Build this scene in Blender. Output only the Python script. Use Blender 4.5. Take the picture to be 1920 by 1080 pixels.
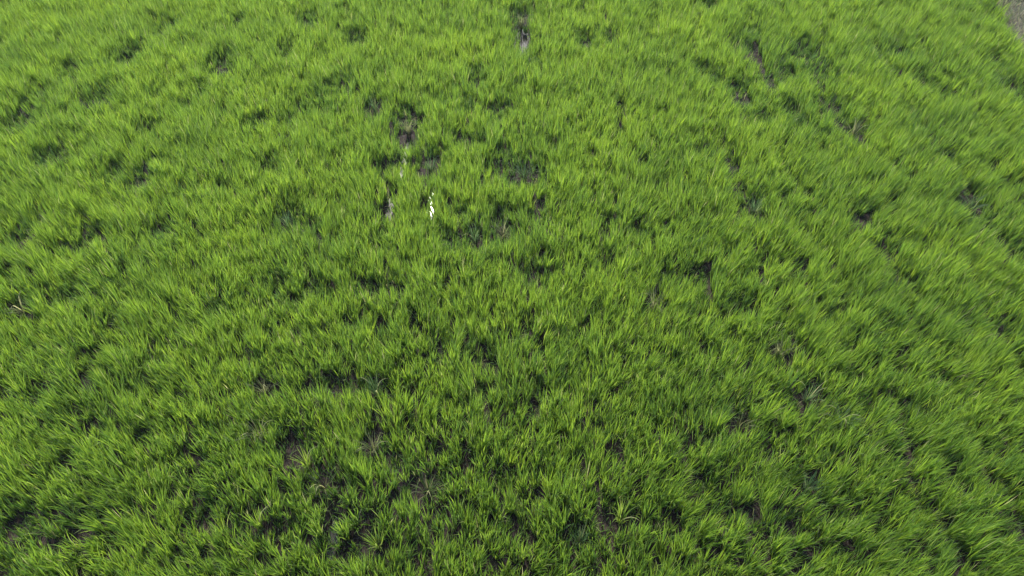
import bpy, math
import numpy as np
R = math.radians
S = bpy.context.scene
for o in list(bpy.data.objects): bpy.data.objects.remove(o)
rng = np.random.default_rng(11)

# ---------------------------------------------------------------- camera
CAM_H = 7.0
cd = bpy.data.cameras.new('camera'); cam = bpy.data.objects.new('camera', cd)
S.collection.objects.link(cam); S.camera = cam
cam.location = (0, 0, CAM_H); cam.rotation_euler = (R(40), 0, 0)
cd.sensor_width = 36; cd.lens = 24.4; cd.clip_start = .05; cd.clip_end = 3000
cd.dof.use_dof = True; cd.dof.focus_distance = 7.0; cd.dof.aperture_fstop = 4.5
# ---------------------------------------------------------------- sky and sun (ahead of the camera: the crop is lit from behind)
SX, SY, SZ = -.128, .742, .683
EL = math.asin(SZ / math.sqrt(SX*SX+SY*SY+SZ*SZ)); AZ = math.atan2(SX, SY)
w = bpy.data.worlds.new('World'); S.world = w; w.use_nodes = True
nt = w.node_tree; bg = nt.nodes['Background']
sky = nt.nodes.new('ShaderNodeTexSky'); sky.sky_type = 'NISHITA'; sky.sun_disc = False
sky.sun_elevation = EL; sky.sun_rotation = AZ; sky.dust_density = 1.5
nt.links.new(sky.outputs[0], bg.inputs[0]); bg.inputs[1].default_value = .15
sd = bpy.data.lights.new('sun', 'SUN'); sd.energy = 2.6; sd.angle = R(.5); sd.color = (1, .95, .86)
sun = bpy.data.objects.new('sun', sd); S.collection.objects.link(sun)
sun.rotation_euler = (R(90)-EL, 0, math.pi-AZ)
S.view_settings.view_transform = 'Standard'; S.view_settings.look = 'None'
S.view_settings.gamma = 1; S.view_settings.exposure = 1.35

# ---------------------------------------------------------------- helpers
def wave_noise(seed, scale, n=14):
    r = np.random.default_rng(seed)
    a = r.uniform(0, 2*np.pi, n); f = r.uniform(.6, 1.6, n)/scale*2*np.pi; p = r.uniform(0, 2*np.pi, n)
    kx, ky = np.cos(a)*f, np.sin(a)*f
    def fn(x, y):
        s = 0
        for i in range(n): s = s + np.sin(kx[i]*x + ky[i]*y + p[i])
        return s/math.sqrt(n/2)
    return fn
def mesh_obj(name, V, F, mats, parent=None, attrs=None, smooth=False, matidx=None):
    m = bpy.data.meshes.new(name)
    V = np.asarray(V, np.float32); F = np.asarray(F, np.int32); k = F.shape[1]
    m.vertices.add(len(V)); m.vertices.foreach_set('co', V.ravel())
    m.loops.add(F.size); m.loops.foreach_set('vertex_index', F.ravel())
    m.polygons.add(len(F)); m.polygons.foreach_set('loop_start', np.arange(0, F.size, k, dtype=np.int32))
    m.update(calc_edges=True)
    for a, d in (attrs or {}).items():
        m.attributes.new(a, 'FLOAT', 'POINT').data.foreach_set('value', np.asarray(d, np.float32))
    for mm in (mats if isinstance(mats, (list, tuple)) else [mats]): m.materials.append(mm)
    m.polygons.foreach_set('use_smooth', np.full(len(F), smooth))
    if matidx is not None: m.polygons.foreach_set('material_index', matidx)
    m.validate()
    o = bpy.data.objects.new(name, m); S.collection.objects.link(o); o.parent = parent
    return o

# ---------------------------------------------------------------- materials
def new_mat(name):
    m = bpy.data.materials.new(name); m.use_nodes = True
    n = m.node_tree; p = n.nodes['Principled BSDF']; return m, n, p
def leaf_material(name, stops, dry=(.33, .32, .15), trans=.55):
    m, n, p = new_mat(name); L = n.links
    at = n.nodes.new('ShaderNodeAttribute'); at.attribute_name = 'tone'
    ag = n.nodes.new('ShaderNodeAttribute'); ag.attribute_name = 'along'
    ad = n.nodes.new('ShaderNodeAttribute'); ad.attribute_name = 'dry'
    cr = n.nodes.new('ShaderNodeValToRGB'); e = cr.color_ramp.elements
    e[0].color = (*stops[0], 1); e[1].color = (*stops[-1], 1)
    for i, s in enumerate(stops[1:-1]):
        q = e.new((i+1)/(len(stops)-1)); q.color = (*s, 1)
    L.new(at.outputs['Fac'], cr.inputs[0])
    # pale sheath near the base of each leaf
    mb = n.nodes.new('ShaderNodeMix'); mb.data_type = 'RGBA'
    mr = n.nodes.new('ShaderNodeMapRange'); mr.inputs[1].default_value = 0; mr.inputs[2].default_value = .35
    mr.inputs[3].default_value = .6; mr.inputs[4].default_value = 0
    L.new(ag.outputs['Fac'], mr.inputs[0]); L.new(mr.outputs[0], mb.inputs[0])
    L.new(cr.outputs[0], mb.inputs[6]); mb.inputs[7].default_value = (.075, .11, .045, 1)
    md = n.nodes.new('ShaderNodeMix'); md.data_type = 'RGBA'
    L.new(ad.outputs['Fac'], md.inputs[0]); L.new(mb.outputs[2], md.inputs[6]); md.inputs[7].default_value = (*dry, 1)
    L.new(md.outputs[2], p.inputs['Base Color'])
    p.inputs['Roughness'].default_value = .5; p.inputs['Specular IOR Level'].default_value = .3
    tr = n.nodes.new('ShaderNodeBsdfTranslucent')
    hs = n.nodes.new('ShaderNodeHueSaturation'); hs.inputs['Hue'].default_value = .492
    hs.inputs['Saturation'].default_value = 1.05; hs.inputs['Value'].default_value = 1.6
    L.new(md.outputs[2], hs.inputs['Color']); L.new(hs.outputs[0], tr.inputs[0])
    mx = n.nodes.new('ShaderNodeMixShader'); mx.inputs[0].default_value = trans
    L.new(p.outputs[0], mx.inputs[1]); L.new(tr.outputs[0], mx.inputs[2])
    L.new(mx.outputs[0], n.nodes['Material Output'].inputs[0])
    return m
GREEN = [(.062, .13, .033), (.112, .205, .030), (.172, .278, .034), (.235, .34, .042)]
M_leaf = leaf_material('rice_leaf', GREEN)
M_dull = leaf_material('dull_leaf', [(.035, .075, .035), (.055, .11, .04), (.09, .15, .05)])
M_olive = leaf_material('withering_leaf', [(.07, .10, .04), (.11, .14, .055), (.17, .18, .08)], (.22, .19, .10))
M_bank = leaf_material('bank_leaf', [(.08, .12, .06), (.14, .17, .09), (.24, .24, .14)])

def mud_material():
    m, n, p = new_mat('wet_mud'); L = n.links
    tc = n.nodes.new('ShaderNodeTexCoord')
    a = n.nodes.new('ShaderNodeTexNoise'); a.inputs['Scale'].default_value = 3.; a.inputs['Detail'].default_value = 9
    b = n.nodes.new('ShaderNodeTexNoise'); b.inputs['Scale'].default_value = 38; b.inputs['Detail'].default_value = 7
    L.new(tc.outputs['Object'], a.inputs[0]); L.new(tc.outputs['Object'], b.inputs[0])
    cr = n.nodes.new('ShaderNodeValToRGB'); e = cr.color_ramp.elements
    e[0].position = .3; e[0].color = (.015, .011, .009, 1); e[1].position = .72; e[1].color = (.036, .024, .017, 1)
    L.new(a.outputs[0], cr.inputs[0]); L.new(cr.outputs[0], p.inputs['Base Color'])
    r = n.nodes.new('ShaderNodeMapRange'); r.inputs[3].default_value = .6; r.inputs[4].default_value = .95
    p.inputs['Specular IOR Level'].default_value = .22
    L.new(b.outputs[0], r.inputs[0]); L.new(r.outputs[0], p.inputs['Roughness'])
    bu = n.nodes.new('ShaderNodeBump'); bu.inputs['Distance'].default_value = .02
    L.new(b.outputs[0], bu.inputs['Height']); L.new(bu.outputs[0], p.inputs['Normal'])
    return m
def bank_material():
    m, n, p = new_mat('bank_earth'); L = n.links
    tc = n.nodes.new('ShaderNodeTexCoord')
    a = n.nodes.new('ShaderNodeTexNoise'); a.inputs['Scale'].default_value = 7; a.inputs['Detail'].default_value = 10
    L.new(tc.outputs['Object'], a.inputs[0])
    cr = n.nodes.new('ShaderNodeValToRGB'); e = cr.color_ramp.elements
    e[0].position = .35; e[0].color = (.05, .045, .03, 1); e[1].position = .7; e[1].color = (.12, .105, .075, 1)
    L.new(a.outputs[0], cr.inputs[0]); L.new(cr.outputs[0], p.inputs['Base Color']); p.inputs['Roughness'].default_value = .95
    bu = n.nodes.new('ShaderNodeBump'); bu.inputs['Distance'].default_value = .04
    L.new(a.outputs[0], bu.inputs['Height']); L.new(bu.outputs[0], p.inputs['Normal'])
    return m
def water_material():
    m, n, p = new_mat('paddy_water'); L = n.links
    p.inputs['Base Color'].default_value = (.035, .034, .026, 1); p.inputs['Roughness'].default_value = .06
    p.inputs['IOR'].default_value = 1.333; p.inputs['Specular IOR Level'].default_value = .6
    tc = n.nodes.new('ShaderNodeTexCoord')
    a = n.nodes.new('ShaderNodeTexNoise'); a.inputs['Scale'].default_value = 14; a.inputs['Detail'].default_value = 3
    L.new(tc.outputs['Object'], a.inputs[0])
    bu = n.nodes.new('ShaderNodeBump'); bu.inputs['Distance'].default_value = .0004; bu.inputs['Strength'].default_value = .5
    L.new(a.outputs[0], bu.inputs['Height']); L.new(bu.outputs[0], p.inputs['Normal'])
    return m
M_mud, M_bankearth, M_water = mud_material(), bank_material(), water_material()

# ---------------------------------------------------------------- gaps in the crop, metres on the ground: x, y, radius across, radius along, strength
GAPS = [(-6.86,11.14,0.213,0.334,1.0), (-7.73,10.72,0.208,0.326,0.7), (-7.97,9.31,0.225,0.339,1.0), (-7.05,8.37,0.202,0.294,1.0), (-6.93,9.85,0.215,0.33,0.8), (-7.9,9.92,0.241,0.371,0.6), (-5.93,8.02,0.155,0.223,0.8), (-5.51,7.84,0.189,0.271,1.0), (-5.82,9.06,0.153,0.229,0.7), (-5.91,10.05,0.122,0.189,0.7), (-5.42,9.7,0.118,0.18,0.5), (-5.14,10.85,0.21,0.329,1.0), (-6.55,11.95,0.166,0.261,0.8), (-6.41,12.29,0.169,0.265,0.7), (-5.12,11.31,0.107,0.168,0.7), (-5.19,12.37,0.127,0.2,0.8), (-3.9,12.37,0.184,0.289,0.8), (-4.04,11.31,0.161,0.253,0.8), (-3.44,11.23,0.134,0.21,0.6), (-5.2,10.0,0.146,0.225,0.6), (-4.11,9.2,0.156,0.234,0.8), (-6.71,6.64,0.17,0.233,1.0), (-6.66,7.0,0.119,0.165,0.7), (-5.8,6.64,0.186,0.255,1.0), (-6.1,6.39,0.08,0.106,0.7), (-4.83,6.79,0.124,0.171,1.0), (-3.16,7.0,0.212,0.295,1.0), (-2.83,6.84,0.125,0.172,1.0), (-4.81,7.55,0.091,0.129,0.5), (-3.7,8.15,0.137,0.199,0.6), (-3.55,8.79,0.106,0.157,0.6), (-3.55,9.41,0.182,0.275,0.6), (-3.27,9.77,0.261,0.399,0.6), (-2.93,9.55,0.185,0.281,0.5), (-5.43,8.27,0.1,0.145,0.5), (-4.22,7.67,0.111,0.158,0.5), (-3.03,5.82,0.13,0.173,0.8), (-2.6,5.73,0.114,0.151,0.8), (-7.96,8.92,0.129,0.192,0.6), (-3.7,5.47,0.11,0.144,0.9), (-2.87,11.73,0.206,0.322,1.0), (-2.27,10.63,0.13,0.203,0.6), (-2.27,9.66,0.176,0.268,1.0), (-2.25,9.48,0.138,0.209,1.0), (-1.68,9.27,0.247,0.371,1.0), (-1.67,8.92,0.215,0.32,1.2), (-1.66,8.68,0.147,0.216,1.2), (-2.86,10.23,0.175,0.271,0.6), (0.17,12.53,0.214,0.335,1.0), (0.17,12.23,0.169,0.265,1.0), (0.0,12.14,0.168,0.263,0.6), (-0.63,10.68,0.13,0.204,0.8), (-0.62,10.39,0.127,0.198,0.8), (-0.22,9.51,0.196,0.297,1.0), (-0.09,9.77,0.19,0.29,0.6), (-0.7,9.7,0.141,0.216,0.7), (-1.15,9.77,0.119,0.182,0.5), (1.34,11.62,0.177,0.278,1.0), (1.8,11.76,0.151,0.237,0.9), (1.29,12.73,0.144,0.226,0.6), (-0.47,13.04,0.117,0.183,0.6), (1.77,9.77,0.083,0.127,0.9), (1.75,9.41,0.08,0.121,0.9), (1.74,9.06,0.098,0.147,0.8), (1.99,8.27,0.09,0.13,0.7), (0.62,8.59,0.104,0.152,0.7), (1.51,7.9,0.08,0.096,0.7), (0.36,10.92,0.105,0.165,0.7), (-0.84,8.79,0.159,0.235,0.7), (-0.54,8.76,0.137,0.203,0.7), (-1.27,8.27,0.219,0.319,1.0), (-1.28,8.02,0.193,0.279,1.0), (-1.93,8.15,0.137,0.199,1.0), (-1.75,8.3,0.11,0.16,1.0), (-1.8,7.67,0.083,0.119,0.8), (0.0,8.0,0.193,0.278,1.0), (0.24,7.96,0.211,0.304,1.1), (-0.2,8.17,0.167,0.243,1.0), (-0.12,8.46,0.122,0.179,0.8), (1.22,8.33,0.08,0.117,0.7), (-1.96,7.27,0.08,0.111,0.9), (-0.7,7.16,0.113,0.158,0.8), (0.33,7.11,0.129,0.18,0.9), (-0.19,7.05,0.171,0.238,1.0), (-0.15,6.79,0.182,0.251,1.1), (-0.51,6.66,0.178,0.245,1.0), (-0.84,6.64,0.146,0.2,0.9), (-0.91,7.27,0.08,0.099,0.7), (1.33,6.95,0.101,0.14,0.9), (1.31,6.79,0.099,0.137,0.9), (1.76,6.74,0.107,0.147,0.8), (1.2,6.19,0.084,0.113,0.7), (0.28,5.96,0.177,0.236,0.9), (2.02,5.96,0.103,0.138,0.7), (-1.8,6.74,0.082,0.113,0.6), (-1.13,6.64,0.08,0.1,0.6), (3.83,12.93,0.174,0.274,0.8), (4.42,11.95,0.139,0.217,0.8), (4.36,11.4,0.162,0.254,1.0), (4.29,11.09,0.146,0.229,1.0), (4.13,11.54,0.136,0.213,0.7), (4.43,10.47,0.192,0.301,1.0), (3.82,10.08,0.221,0.341,1.0), (3.82,9.85,0.179,0.275,1.0), (5.28,11.31,0.255,0.4,1.0), (4.83,10.68,0.195,0.306,1.0), (5.38,10.8,0.235,0.369,0.9), (5.26,10.39,0.178,0.277,0.8), (3.28,10.72,0.143,0.224,0.8), (3.48,10.55,0.168,0.263,0.8), (4.57,9.6,0.151,0.23,1.0), (4.03,9.34,0.147,0.221,0.8), (4.64,9.2,0.133,0.2,0.8), (5.27,9.63,0.198,0.302,1.0), (5.41,8.99,0.163,0.243,1.0), (5.27,9.2,0.156,0.234,0.9), (3.34,8.33,0.131,0.19,0.9), (3.34,8.08,0.107,0.155,0.9), (3.36,7.67,0.083,0.119,0.8), (3.44,7.27,0.176,0.247,1.0), (3.9,7.44,0.081,0.114,0.7), (4.9,7.0,0.144,0.201,1.0), (6.59,7.35,0.204,0.288,1.1), (6.61,6.89,0.117,0.162,0.9), (5.06,6.49,0.111,0.151,1.0), (5.01,6.34,0.093,0.126,1.0), (5.48,6.57,0.096,0.132,0.7), (6.71,6.39,0.156,0.213,0.9), (7.28,10.0,0.158,0.244,0.8), (7.07,10.39,0.19,0.297,0.9), (7.01,11.31,0.174,0.274,0.8), (8.53,10.23,0.225,0.349,1.0), (8.58,11.05,0.159,0.249,0.8), (7.17,8.08,0.117,0.169,0.7), (7.29,7.73,0.121,0.173,0.8), (3.06,8.52,0.103,0.151,0.7), (2.83,8.46,0.102,0.149,0.7), (2.45,6.0,0.163,0.219,0.8), (3.75,6.05,0.127,0.17,0.8), (3.35,6.24,0.115,0.155,0.9), (5.0,5.91,0.11,0.147,0.8), (6.46,9.77,0.107,0.163,0.6), (6.5,9.41,0.102,0.155,0.6), (6.5,9.06,0.098,0.147,0.6), (6.54,8.72,0.095,0.14,0.6), (6.58,8.4,0.091,0.133,0.6), (6.53,11.31,0.107,0.168,0.6), (6.53,10.88,0.105,0.165,0.6), (6.55,10.47,0.102,0.16,0.6), (-6.18,5.42,0.13,0.17,1.1), (-5.64,5.66,0.141,0.187,1.0), (-5.82,5.55,0.083,0.11,0.7), (-4.91,5.2,0.08,0.092,0.7), (-3.0,5.66,0.085,0.112,0.8), (-2.72,5.47,0.08,0.099,0.9), (-3.06,5.09,0.08,0.092,0.7), (-4.07,4.85,0.081,0.104,0.7), (-4.23,4.58,0.09,0.114,0.7), (-4.96,4.81,0.08,0.092,0.7), (-4.95,4.47,0.08,0.097,0.8), (-5.4,4.11,0.096,0.121,1.0), (-5.81,4.17,0.08,0.093,0.8), (-4.3,4.22,0.086,0.107,0.8), (-2.88,4.27,0.115,0.144,1.1), (-2.74,4.25,0.103,0.129,1.1), (-2.36,4.27,0.092,0.115,1.05), (-2.21,4.29,0.092,0.115,1.1), (-2.05,4.27,0.092,0.115,1.1), (-1.9,4.29,0.092,0.115,1.1), (-1.75,4.27,0.092,0.115,1.1), (-2.57,5.75,0.1,0.133,1.05), (-2.4,5.73,0.1,0.132,1.0), (-1.96,5.75,0.1,0.133,1.05), (-1.78,5.73,0.1,0.132,1.05), (-1.61,5.77,0.1,0.133,1.05), (-1.44,5.75,0.1,0.133,1.0), (-3.07,4.66,0.08,0.092,0.7), (-4.55,3.77,0.08,0.092,0.6), (-4.72,3.3,0.116,0.146,0.8), (-4.0,3.63,0.109,0.136,0.9), (-3.5,3.48,0.107,0.135,1.0), (-2.77,3.71,0.088,0.11,0.9), (-2.4,3.55,0.14,0.176,1.2), (-2.26,3.42,0.149,0.188,1.2), (-1.97,3.12,0.14,0.176,1.1), (-3.31,3.21,0.105,0.131,0.8), (-3.45,2.97,0.08,0.097,0.9), (-2.36,2.99,0.082,0.103,1.0), (-3.11,2.72,0.13,0.164,1.0), (-4.31,2.8,0.08,0.095,0.8), (-5.03,2.64,0.139,0.175,1.1), (-4.79,2.64,0.09,0.112,0.8), (-4.54,2.67,0.1,0.125,0.8), (-4.35,2.67,0.08,0.1,0.8), (-3.98,2.53,0.084,0.105,0.8), (-2.62,2.69,0.13,0.163,1.1), (-2.44,2.61,0.099,0.125,1.0), (-2.26,2.64,0.1,0.125,0.9), (-1.8,2.83,0.111,0.14,1.1), (-1.82,2.69,0.1,0.126,1.1), (-3.21,2.35,0.087,0.109,0.9), (-3.48,2.38,0.08,0.092,0.8), (-2.97,2.32,0.08,0.092,0.8), (-4.81,2.27,0.08,0.097,1.0), (-4.49,2.43,0.107,0.135,0.8), (-1.77,2.56,0.099,0.124,1.1), (-1.67,2.4,0.097,0.122,1.0), (-1.97,5.17,0.099,0.128,1.0), (0.16,5.13,0.08,0.102,1.0), (0.16,5.01,0.08,0.092,0.9), (0.86,5.01,0.083,0.108,1.0), (-0.32,4.67,0.134,0.171,1.0), (-0.51,4.72,0.086,0.11,0.8), (-0.86,4.81,0.137,0.175,0.8), (-1.6,5.05,0.08,0.1,0.6), (-1.18,5.13,0.08,0.102,0.6), (1.78,5.47,0.124,0.162,0.8), (-1.65,4.25,0.114,0.144,1.0), (-1.5,4.25,0.114,0.144,1.0), (-1.81,4.27,0.086,0.108,0.9), (-0.31,4.22,0.097,0.122,0.9), (-1.24,4.22,0.08,0.093,0.8), (0.31,4.25,0.086,0.108,0.8), (-1.55,3.71,0.12,0.151,1.1), (-1.5,3.51,0.129,0.162,1.1), (-1.24,3.3,0.127,0.159,0.9), (-1.0,3.06,0.134,0.169,1.1), (-0.82,3.06,0.134,0.169,1.1), (-0.8,3.42,0.091,0.114,0.8), (-0.46,3.39,0.096,0.12,0.9), (-1.09,3.84,0.08,0.092,0.7), (0.95,3.77,0.099,0.124,0.9), (1.1,3.42,0.091,0.114,1.0), (-1.71,3.06,0.083,0.104,0.7), (-0.11,3.12,0.114,0.143,0.8), (0.23,2.97,0.082,0.103,0.9), (0.97,2.72,0.12,0.151,1.1), (1.15,2.73,0.1,0.126,1.1), (0.64,2.53,0.118,0.148,1.1), (0.03,2.64,0.129,0.162,0.9), (1.54,2.64,0.08,0.094,0.8), (-0.72,2.78,0.08,0.095,0.9), (-1.43,2.6,0.099,0.124,1.0), (-1.3,2.38,0.097,0.122,1.1), (-0.79,2.56,0.08,0.093,0.8), (-0.55,2.51,0.08,0.093,0.8), (-0.96,2.35,0.087,0.109,1.0), (0.21,3.97,0.08,0.092,0.8), (0.21,3.87,0.08,0.092,0.8), (2.51,3.84,0.111,0.139,1.1), (3.2,4.77,0.093,0.119,1.0), (3.06,4.68,0.08,0.093,0.9), (3.94,5.32,0.087,0.114,0.9), (2.86,5.47,0.151,0.198,0.7), (3.93,4.8,0.08,0.092,0.8), (3.44,4.18,0.125,0.157,1.0), (3.28,4.04,0.101,0.127,1.0), (3.12,4.18,0.08,0.093,0.8), (3.97,4.04,0.084,0.106,0.9), (3.97,4.43,0.08,0.092,0.7), (4.91,4.43,0.08,0.096,0.8), (4.97,4.22,0.08,0.092,0.8), (4.5,4.51,0.089,0.113,0.8), (5.6,5.05,0.097,0.125,0.9), (4.59,3.94,0.095,0.119,0.8), (4.25,3.39,0.096,0.12,0.8), (4.57,3.36,0.08,0.1,0.8), (4.65,3.12,0.083,0.104,0.9), (5.2,3.42,0.091,0.114,0.7), (3.08,3.09,0.109,0.137,1.2), (3.11,2.92,0.082,0.102,0.9), (1.98,3.09,0.088,0.111,0.9), (2.24,2.8,0.096,0.12,0.9), (2.43,2.75,0.111,0.139,1.0), (2.0,2.8,0.086,0.108,0.8), (2.77,2.65,0.125,0.156,0.9), (2.4,2.51,0.08,0.093,0.9), (3.32,2.38,0.087,0.11,1.0), (4.32,2.43,0.083,0.104,0.8), (3.95,2.38,0.08,0.092,0.8), (5.07,2.61,0.119,0.15,1.1), (4.23,2.19,0.086,0.108,1.0), (6.11,5.09,0.097,0.126,0.8), (2.77,2.35,0.082,0.103,0.8), (3.21,2.78,0.08,0.095,0.7), (1.91,3.58,0.081,0.102,0.9), (2.12,3.64,0.08,0.092,0.8), (2.73,3.51,0.08,0.092,0.8), (3.59,2.58,0.08,0.092,0.7), (3.32,2.69,0.08,0.094,0.7)]
# furrows where standing water shows
WATER = [(0.2, 11.82, 0.154, 0.542), (-1.69, 8.2, 0.045, 0.391), (-1.64, 8.67, 0.042, 0.28), (-1.17, 7.46, 0.052, 0.363), (-1.78, 7.28, 0.043, 0.302), (-1.81, 2.5, 0.042, 0.255)]

PLANTS = [
    (-2.19, 3.33, 'yellowing', 'yellow-green plant standing in front of the largest bare dark patch, lower left of centre', 1),
    (-1.5, 3.49, 'arching', 'plant with a pale leaf arched over a dark hole, lower centre left', 2),
    (0.18, 7.95, 'spreading', 'dark plant spreading its leaves like a fountain inside the widest gap, upper centre', 0),
    (-0.13, 6.73, 'withered', 'greyish brown withered plant at the right end of the long dark gap above the centre', 1),
    (-0.51, 6.64, 'dull', 'small dull plant inside the long dark gap, left of the withered grey brown plant', 1),
    (-1.66, 9.04, 'arching', 'plant drooping over the mud just above the pale streak of water, upper centre left', 0),
    (-2.77, 3.66, 'arching', 'olive green plant with arching leaves, left of the largest bare dark patch', 2),
    (-1.96, 3.07, 'withered', 'withered arching plant below and right of the largest bare dark patch', 2),
    (0.18, 12.31, 'arching', 'small curly leaved plant in the dark hole just above the bluish puddle at the top', 1),
    (-2.26, 9.61, 'dull', 'dull plant in a narrow upright dark gap, upper left of the brightest water', 0),
    (2.53, 3.79, 'withered', 'reddish brown plant in a small dark hole, lower right of centre', 0),
    (1.79, 5.46, 'arching', 'dull olive plant with leaning leaves, alone right of the centre', 1),
    (3.37, 4.11, 'dull', 'greyish plant with pale bent leaves in the dark gap on the lower right', 3),
    (3.66, 3.86, 'spreading', 'plant with pale leaves lying almost flat, lower right', 3),
    (-1.93, 2.57, 'upright', 'bright upright plant left of the murky puddle at the bottom', 0),
    (-1.65, 2.55, 'upright', 'bright upright plant right of the murky puddle at the bottom', 0),
    (-1.32, 2.46, 'yellowing', 'orange tipped small plant over a dark hole near the bottom edge', 0),
    (3.44, 7.2, 'dull', 'dull plant in the dark hole at mid height, right of centre', 1),
    (-2.85, 4.23, 'withered', 'withered plant at the left end of the long dark row, left of centre', 1),
    (-1.56, 4.21, 'dull', 'plant with white bent leaves at the right end of the long dark row', 3),
    (-6.16, 5.4, 'withered', 'plant with pale stalks in the black hole at the left edge', 2),
    (1.1, 2.72, 'yellowing', 'plant with one yellow curled leaf over a brown hole near the bottom', 1),
    (-0.88, 3.01, 'withered', 'thin sparse plant inside the wide dark brown patch, lower centre', 1),
    (5.42, 8.95, 'arching', 'plant with a pale leaf arched at the foot of the dark gap, upper right', 2),
    (0.66, 2.49, 'dull', 'dark plant in the dark hole near the bottom, left of the yellow curled leaf', 0),
    (-2.54, 2.65, 'upright', 'green plant with white edged leaves among dark holes, bottom left of centre', 2),
    (3.08, 3.05, 'dull', 'plant leaning over the small black hole, lower right', 0),
    (3.21, 4.75, 'arching', 'plant with leaves bent over a small dark pocket, right of centre', 1),
    (-1.22, 8.1, 'dull', 'dark plant in the shaded gap directly above the brightest water', 0),
    (6.59, 7.28, 'spreading', 'plant in the round dark hole near the right edge, upper half', 0),
    (-3.14, 6.93, 'dull', 'plant in the tall dark gap left of centre, upper half', 0),
]
BANK = -10.5
def bank_line(x, y):          # signed distance from the field edge to the earth bank (positive = on the bank side)
    return (x - 9.42)*math.cos(R(BANK)) + (y - 12.6)*math.sin(R(BANK))
def gap_at(x, y):
    g = np.zeros_like(x)
    for gx, gy, ra, rb, s in GAPS:
        d = ((x-gx)/ra)**2 + ((y-gy)/rb)**2
        g = np.maximum(g, s*np.exp(-d**1.5*.7))
    for gx, gy, ra, rb in WATER:
        d = ((x-gx)/ra)**2 + ((y-gy)/rb)**2
        g = np.maximum(g, 1.2*np.exp(-d**2*.7))
    return g

# ---------------------------------------------------------------- ground
def grid(x0, x1, y0, y1, n, m):
    X, Y = np.meshgrid(np.linspace(x0, x1, n), np.linspace(y0, y1, m))
    i = np.arange(n*m).reshape(m, n)
    F = np.stack([i[:-1, :-1], i[:-1, 1:], i[1:, 1:], i[1:, :-1]], -1).reshape(-1, 4)
    return X.ravel(), Y.ravel(), F
n1, n2, n3 = wave_noise(1, .5), wave_noise(2, .16), wave_noise(3, 1.7)
ax = np.concatenate([np.linspace(-18, -2.3, 280)[:-1], np.linspace(-2.3, .6, 240)[:-1], np.linspace(.6, 18, 300)])
ay = np.concatenate([np.linspace(-5, 1.6, 110)[:-1], np.linspace(1.6, 12.8, 420)[:-1], np.linspace(12.8, 21, 120)])
X, Y, F = grid(0, 1, 0, 1, ax.size, ay.size)
X, Y = [q.ravel() for q in np.meshgrid(ax, ay)]
Z = .045 + .012*n1(X, Y) + .006*n2(X, Y) + .01*n3(X, Y)
for gx, gy, ra, rb in WATER:
    Z -= .09*np.exp(-(((X-gx)/(ra*1.2))**2 + ((Y-gy)/(rb*1.1))**2)**2)
Z = np.maximum(Z, -.05)
g = mesh_obj('mud_ground', np.stack([X, Y, Z], 1), F, M_mud, smooth=True); g['kind'] = 'structure'
X, Y, F = grid(-18, 18, -5, 21, 2, 2)
g = mesh_obj('paddy_water', np.stack([X, Y, X*0], 1), F, M_water); g['kind'] = 'structure'
X, Y, F = grid(-1500, 1500, -1500, 1500, 2, 2)
g = mesh_obj('ground', np.stack([X, Y, X*0-.08], 1), F, M_bankearth); g['kind'] = 'structure'
# the earth bank along the far right edge
t = np.linspace(-11, 11, 220); c = np.linspace(0, 1, 26)
T, Cc = np.meshgrid(t, c); prof = .26*np.sin(np.pi*np.clip(Cc, 0, 1))**.6
dx, dy = math.cos(R(BANK)), math.sin(R(BANK))
bx = 9.42 + dx*(Cc*1.6+.0) - dy*T; by = 12.6 + dy*(Cc*1.6) + dx*T
bz = -.02 + prof + .03*wave_noise(5, .4)(bx, by)*np.sin(np.pi*Cc) + .015*n2(bx, by)*np.sin(np.pi*Cc)
i = np.arange(T.size).reshape(T.shape)
F = np.stack([i[:-1, :-1], i[:-1, 1:], i[1:, 1:], i[1:, :-1]], -1).reshape(-1, 4)
g = mesh_obj('earth_bank', np.stack([bx.ravel(), by.ravel(), bz.ravel()], 1), F, M_bankearth, smooth=True); g['kind'] = 'structure'

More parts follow.
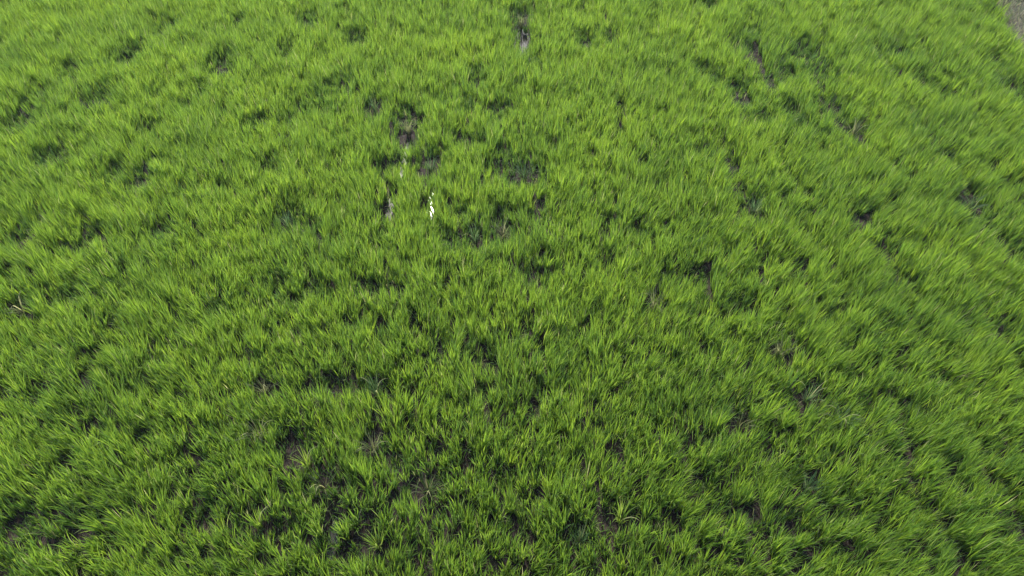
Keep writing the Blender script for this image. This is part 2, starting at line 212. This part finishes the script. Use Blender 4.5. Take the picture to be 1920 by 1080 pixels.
# ---------------------------------------------------------------- leaves
def blades(base, az, tilt, curl, length, width, tone, dry, wind=None, seg=5, droop=None, twist=None):
    """arrays of one entry per leaf -> one mesh of tapering, bending leaves"""
    N = len(az); s = np.linspace(0, 1, seg+1)
    P = np.zeros((N, seg+1, 3)); P[:, 0] = base
    hx, hy = np.cos(az), np.sin(az)
    if wind is None: wind = np.zeros((N, 2))
    for k in range(1, seg+1):
        sm = (s[k]+s[k-1])/2
        th = tilt + curl*sm**1.6
        if droop is not None: th = th + droop*np.clip((sm-.55)/.45, 0, 1)**1.5
        d = np.stack([np.sin(th)*hx + wind[:, 0]*sm, np.sin(th)*hy + wind[:, 1]*sm, np.cos(th)], 1)
        d /= np.linalg.norm(d, axis=1)[:, None]
        P[:, k] = P[:, k-1] + d*(length/seg)[:, None]
    P[:, :, 2] = np.maximum(P[:, :, 2], .015)
    tw = twist if twist is not None else np.zeros(N)
    prof = np.interp(s, [0, .12, .45, .75, 1], [.45, .75, 1, .68, .05])
    V = np.zeros((N, seg+1, 2, 3))
    for k in range(seg+1):
        a = az + np.pi/2 + tw*(.4+.9*s[k]); wv = np.stack([np.cos(a), np.sin(a), np.zeros(N)], 1)*(width*prof[k]/2)[:, None]
        V[:, k, 0] = P[:, k]-wv; V[:, k, 1] = P[:, k]+wv
    nv = (seg+1)*2
    f = np.array([[2*k, 2*k+1, 2*k+3, 2*k+2] for k in range(seg)])
    F = (f[None] + (np.arange(N)*nv)[:, None, None]).reshape(-1, 4)
    D = np.clip(np.repeat(dry, nv) + np.tile(np.repeat(np.clip(s-.8, 0, 1)*1.6, 2), N)*np.repeat(((tone*977) % 1)**2, nv), 0, 1)
    A = {'tone': np.repeat(tone, nv), 'dry': D, 'along': np.tile(np.repeat(s, 2), N)}
    return V.reshape(-1, 3), F, A

sway_a, sway_b = wave_noise(21, 1.1), wave_noise(22, 1.3)
sway_c, sway_d = wave_noise(23, .35), wave_noise(24, .35)
tone_n, h_n, fine_n = wave_noise(25, 2.2), wave_noise(26, .8), wave_noise(27, .3)
# hills of rice set out in slightly wavy rows running away from the camera
ROW, STEP = .138, .086
xs = np.arange(-14.5, 14.5, ROW); ys = np.arange(.3, 17.0, STEP)
HX, HY = np.meshgrid(xs, ys); HX, HY = HX.ravel(), HY.ravel()
HX = HX + .07*np.sin(HY*.9+1) + .05*np.sin(HY*2.3) + rng.normal(0, .024, HX.size)
HY = HY + .06*np.sin(HX*1.1) + rng.normal(0, .04, HX.size)
halfw = 4.7 + .52*(HY-0.4)          # a margin beyond the photograph's own view
keep = (np.abs(HX) < halfw+1.1) & (HY > .0) & (bank_line(HX, HY) < -.05+.06*fine_n(HX, HY))
HX, HY = HX[keep], HY[keep]
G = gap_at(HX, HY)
keep = rng.uniform(0, 1, HX.size) > np.clip(G**4*np.interp(HY, [3, 9, 12], [.25, .38, .42]) + np.clip(G-1, 0, 1)*2, 0, 1)
keep &= ~((fine_n(HX, HY) < -1.95) & (rng.uniform(size=HX.size) < .5))
for _x, _y, *_r in PLANTS: keep &= (HX-_x)**2 + (HY-_y)**2 > .09**2
HX, HY, G = HX[keep], HY[keep], G[keep]
NH = HX.size
per = np.clip(rng.normal(36, 8, NH)*(1-.35*np.clip(G, 0, 1)), 14, 70).astype(int)
hill = np.repeat(np.arange(NH), per); N = hill.size
hx, hy = HX[hill], HY[hill]
hh = (1 + .07*h_n(HX, HY) + .055*fine_n(HX, HY) + .10*rng.normal(size=NH))*(1-.62*np.clip(G, 0, 1))
# every sixth row on the right (and fainter on the left) was left thin when planting
LX = HX + .07*np.sin(HY*.9+1) + .10*wave_noise(51, 2.5)(HX, HY)
groove = (np.abs((LX/.83) % 1 - .5) > .40) * np.interp(HX, [-8, -5, -3, 0, 2.2, 3.5], [.7, .6, .2, .1, .3, 1]) * (.55+.45*np.sin(HY*1.7+LX*2))
hh = hh*(1-.42*groove)
ba = rng.uniform(0, 2*np.pi, N); br = .042*np.sqrt(rng.uniform(size=N))
base = np.stack([hx+br*np.cos(ba), hy+br*np.sin(ba), np.full(N, .015)], 1)
az = ba + rng.normal(0, .7, N)
tilt = np.abs(rng.normal(.08, .07, N)) + br*1.0
curl = np.abs(rng.normal(.18, .17, N))
droop = np.where(rng.uniform(size=N) < .10, rng.uniform(.6, 1.7, N), 0)
length = .335*hh[hill]*rng.uniform(.62, 1.12, N)
width = rng.uniform(.0065, .0105, N)
tone = np.clip(.52 + .05*tone_n(hx, hy) + .06*rng.normal(size=NH)[hill] + rng.normal(0, .20, N) - .38*np.clip(G[hill], 0, 1), 0, 1)  # last term darkens leaves in the gaps: shade put into their colour
dry = np.where(rng.uniform(size=N) < .012, rng.uniform(.5, 1, N), 0) + np.where(rng.uniform(size=N) < .05, .2, 0)
wind = np.stack([.07 + .02*np.clip(hx, -1, 5) + .10*sway_a(hx, hy) + .05*sway_c(hx, hy), .04 + .10*sway_b(hx, hy) + .05*sway_d(hx, hy)], 1)
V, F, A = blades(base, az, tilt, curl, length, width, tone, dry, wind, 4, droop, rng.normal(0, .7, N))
# shoots standing low between the hills, toned dark to give the gaps' shade
M2 = 105000
ux = rng.uniform(-12, 12, M2); uy = rng.uniform(.3, 16, M2)
kk = (np.abs(ux) < 4.7 + .52*(uy-.4) + .8) & (bank_line(ux, uy) < 0) & (gap_at(ux, uy) < 1.06) & (wave_noise(41, .5)(ux, uy) > -1.1)
ux, uy = ux[kk], uy[kk]; M2 = ux.size
V2, F2, A2 = blades(np.stack([ux, uy, np.full(M2, .03)], 1), rng.uniform(0, 6.28, M2), np.abs(rng.normal(.3, .2, M2)), np.abs(rng.normal(.5, .4, M2)),
                    rng.uniform(.10, .26, M2), rng.uniform(.006, .010, M2), rng.uniform(0, .35, M2), np.where(rng.uniform(size=M2) < .06, .6, 0), None, 4)
F = np.concatenate([F, F2+len(V)]); V = np.concatenate([V, V2]); A = {q: np.concatenate([A[q], A2[q]]) for q in A}
print('hills', NH, 'leaves', N)
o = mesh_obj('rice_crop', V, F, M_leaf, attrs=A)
o['kind'] = 'stuff'; o['label'] = 'dense bright green rice crop covering the whole wet field'; o['category'] = 'rice crop'

# ---------------------------------------------------------------- single rice plants that stand apart in the gaps of the crop
KIND = {  # leaves, length, tilt, curl, droop share, material, dryness
    'upright':  (46, .46, .10, .22, .08, M_leaf, 0., .62),
    'arching':  (34, .44, .20, .55, .65, M_olive, .1, .6),
    'withered': (30, .34, .35, .70, .50, M_olive, .25, .3),
    'spreading':(44, .42, .38, .75, .30, M_dull, 0., .6),
    'dull':     (38, .38, .15, .40, .20, M_dull, .05, .5),
    'yellowing':(40, .42, .18, .35, .15, M_leaf, .12, .8),
}
def rice_plant(x, y, kind, label, pale=0):
    n, L, ti, cu, dr, mat, dryv, tn = KIND[kind]
    r = rng
    root = bpy.data.objects.new('rice_plant', None); S.collection.objects.link(root); root.location = (x, y, .02)
    root.empty_display_size = .1
    root['label'] = label; root['category'] = 'rice plant'; root['group'] = 'single rice plants at the gaps in the crop'
    a = r.uniform(0, 2*np.pi, n); b = .035*np.sqrt(r.uniform(size=n))
    base = np.stack([b*np.cos(a), b*np.sin(a), np.full(n, .05)], 1)
    V, F, A = blades(base, a + r.normal(0, .5, n), np.abs(r.normal(ti, ti*.6, n)), np.abs(r.normal(cu, cu*.5, n)), .8*L*r.uniform(.6, 1.1, n),
                     r.uniform(.007, .011, n), np.clip(r.normal(tn, .15, n), 0, 1), np.clip(dryv + r.normal(0, .15, n), 0, 1), None, 7,
                     np.where(r.uniform(size=n) < dr, r.uniform(.7, 1.8, n), 0), r.normal(0, .6, n))
    mesh_obj('leaf_cluster', V, F, mat, root, A)
    # stems: short thick round tillers at the foot
    vs, fs = [], []
    for i in range(12):
        aa = r.uniform(0, 6.28); bb = .03*math.sqrt(r.uniform()); le = r.uniform(.10, .17); lx, ly = math.cos(aa)*.18, math.sin(aa)*.18
        k0 = len(vs)
        for q, (h, rad) in enumerate(((-.03, .004), (le*.5, .0035), (le, .002))):
            for m in range(6):
                vs.append((bb*math.cos(aa)+lx*h+rad*math.cos(m*1.047), bb*math.sin(aa)+ly*h+rad*math.sin(m*1.047), h))
        for q in range(2):
            for m in range(6):
                fs.append((k0+q*6+m, k0+q*6+(m+1)%6, k0+q*6+6+(m+1)%6, k0+q*6+6+m))
    nn = len(vs)
    mesh_obj('stem', vs, fs, mat, root, {'tone': [.5]*nn, 'along': [0]*nn, 'dry': [.25]*nn}, smooth=True)
    for i in range(pale):
        V, F, A = blades(np.array([[0, 0, .06]]), np.array([r.uniform(0, 6.28)]), np.array([r.uniform(.15, .35)]), np.array([.5]),
                         np.array([r.uniform(.34, .42)]), np.array([.011]), np.array([.9]), np.array([1.]), None, 9, np.array([r.uniform(1., 2.2)]), np.array([.5]))
        o = mesh_obj('dry_leaf', V, F, M_leaf, root, A); o['label'] = 'pale dry leaf bending over'
for p in PLANTS: rice_plant(*p)

# ---------------------------------------------------------------- grass on the bank
N = 42000
tt = rng.uniform(-10.5, 10.5, N); cc = rng.uniform(-.05, 1.0, N)
gx = 9.42 + dx*cc*1.6 - dy*tt; gy = 12.6 + dy*cc*1.6 + dx*tt
k = wave_noise(31, .5)(gx, gy) > -.9; gx, gy, cc = gx[k], gy[k], cc[k]; N = gx.size
gz = .24*np.sin(np.pi*np.clip(cc, 0, 1))**.6 - .02
V, F, A = blades(np.stack([gx, gy, gz], 1), rng.uniform(0, 2*np.pi, N), rng.uniform(.2, .9, N), rng.uniform(.2, 1.0, N),
                 rng.uniform(.10, .26, N), rng.uniform(.005, .009, N), rng.uniform(0, 1, N), np.where(rng.uniform(size=N) < .3, .7, 0))
o = mesh_obj('bank_grass', V, F, M_bank, attrs=A); o['kind'] = 'stuff'
o['label'] = 'sparse greyish grass growing on the bare bank at the field corner'; o['category'] = 'grass'

# ---------------------------------------------------------------- thin haze added to lift the shadows over the field
X0, X1, Y0, Y1, Z0, Z1 = -60, 60, -40, 80, -1.1, 8.2
hv = [(x, y, z) for z in (Z0, Z1) for y in (Y0, Y1) for x in (X0, X1)]
hf = [(0, 2, 3, 1), (4, 5, 7, 6), (0, 1, 5, 4), (2, 6, 7, 3), (0, 4, 6, 2), (1, 3, 7, 5)]
hm = bpy.data.materials.new('shadow_lift'); hm.use_nodes = True; hn = hm.node_tree; hn.nodes.remove(hn.nodes['Principled BSDF'])
pv = hn.nodes.new('ShaderNodeVolumePrincipled'); pv.inputs['Color'].default_value = (.86, .93, 1, 1); pv.inputs['Density'].default_value = .0006
pv.inputs['Anisotropy'].default_value = .2
hn.links.new(pv.outputs[0], hn.nodes['Material Output'].inputs['Volume'])
o = mesh_obj('veil', hv, hf, hm); o['kind'] = 'stuff'; o['label'] = 'thin added haze hanging over the rice field'; o['category'] = 'veil'
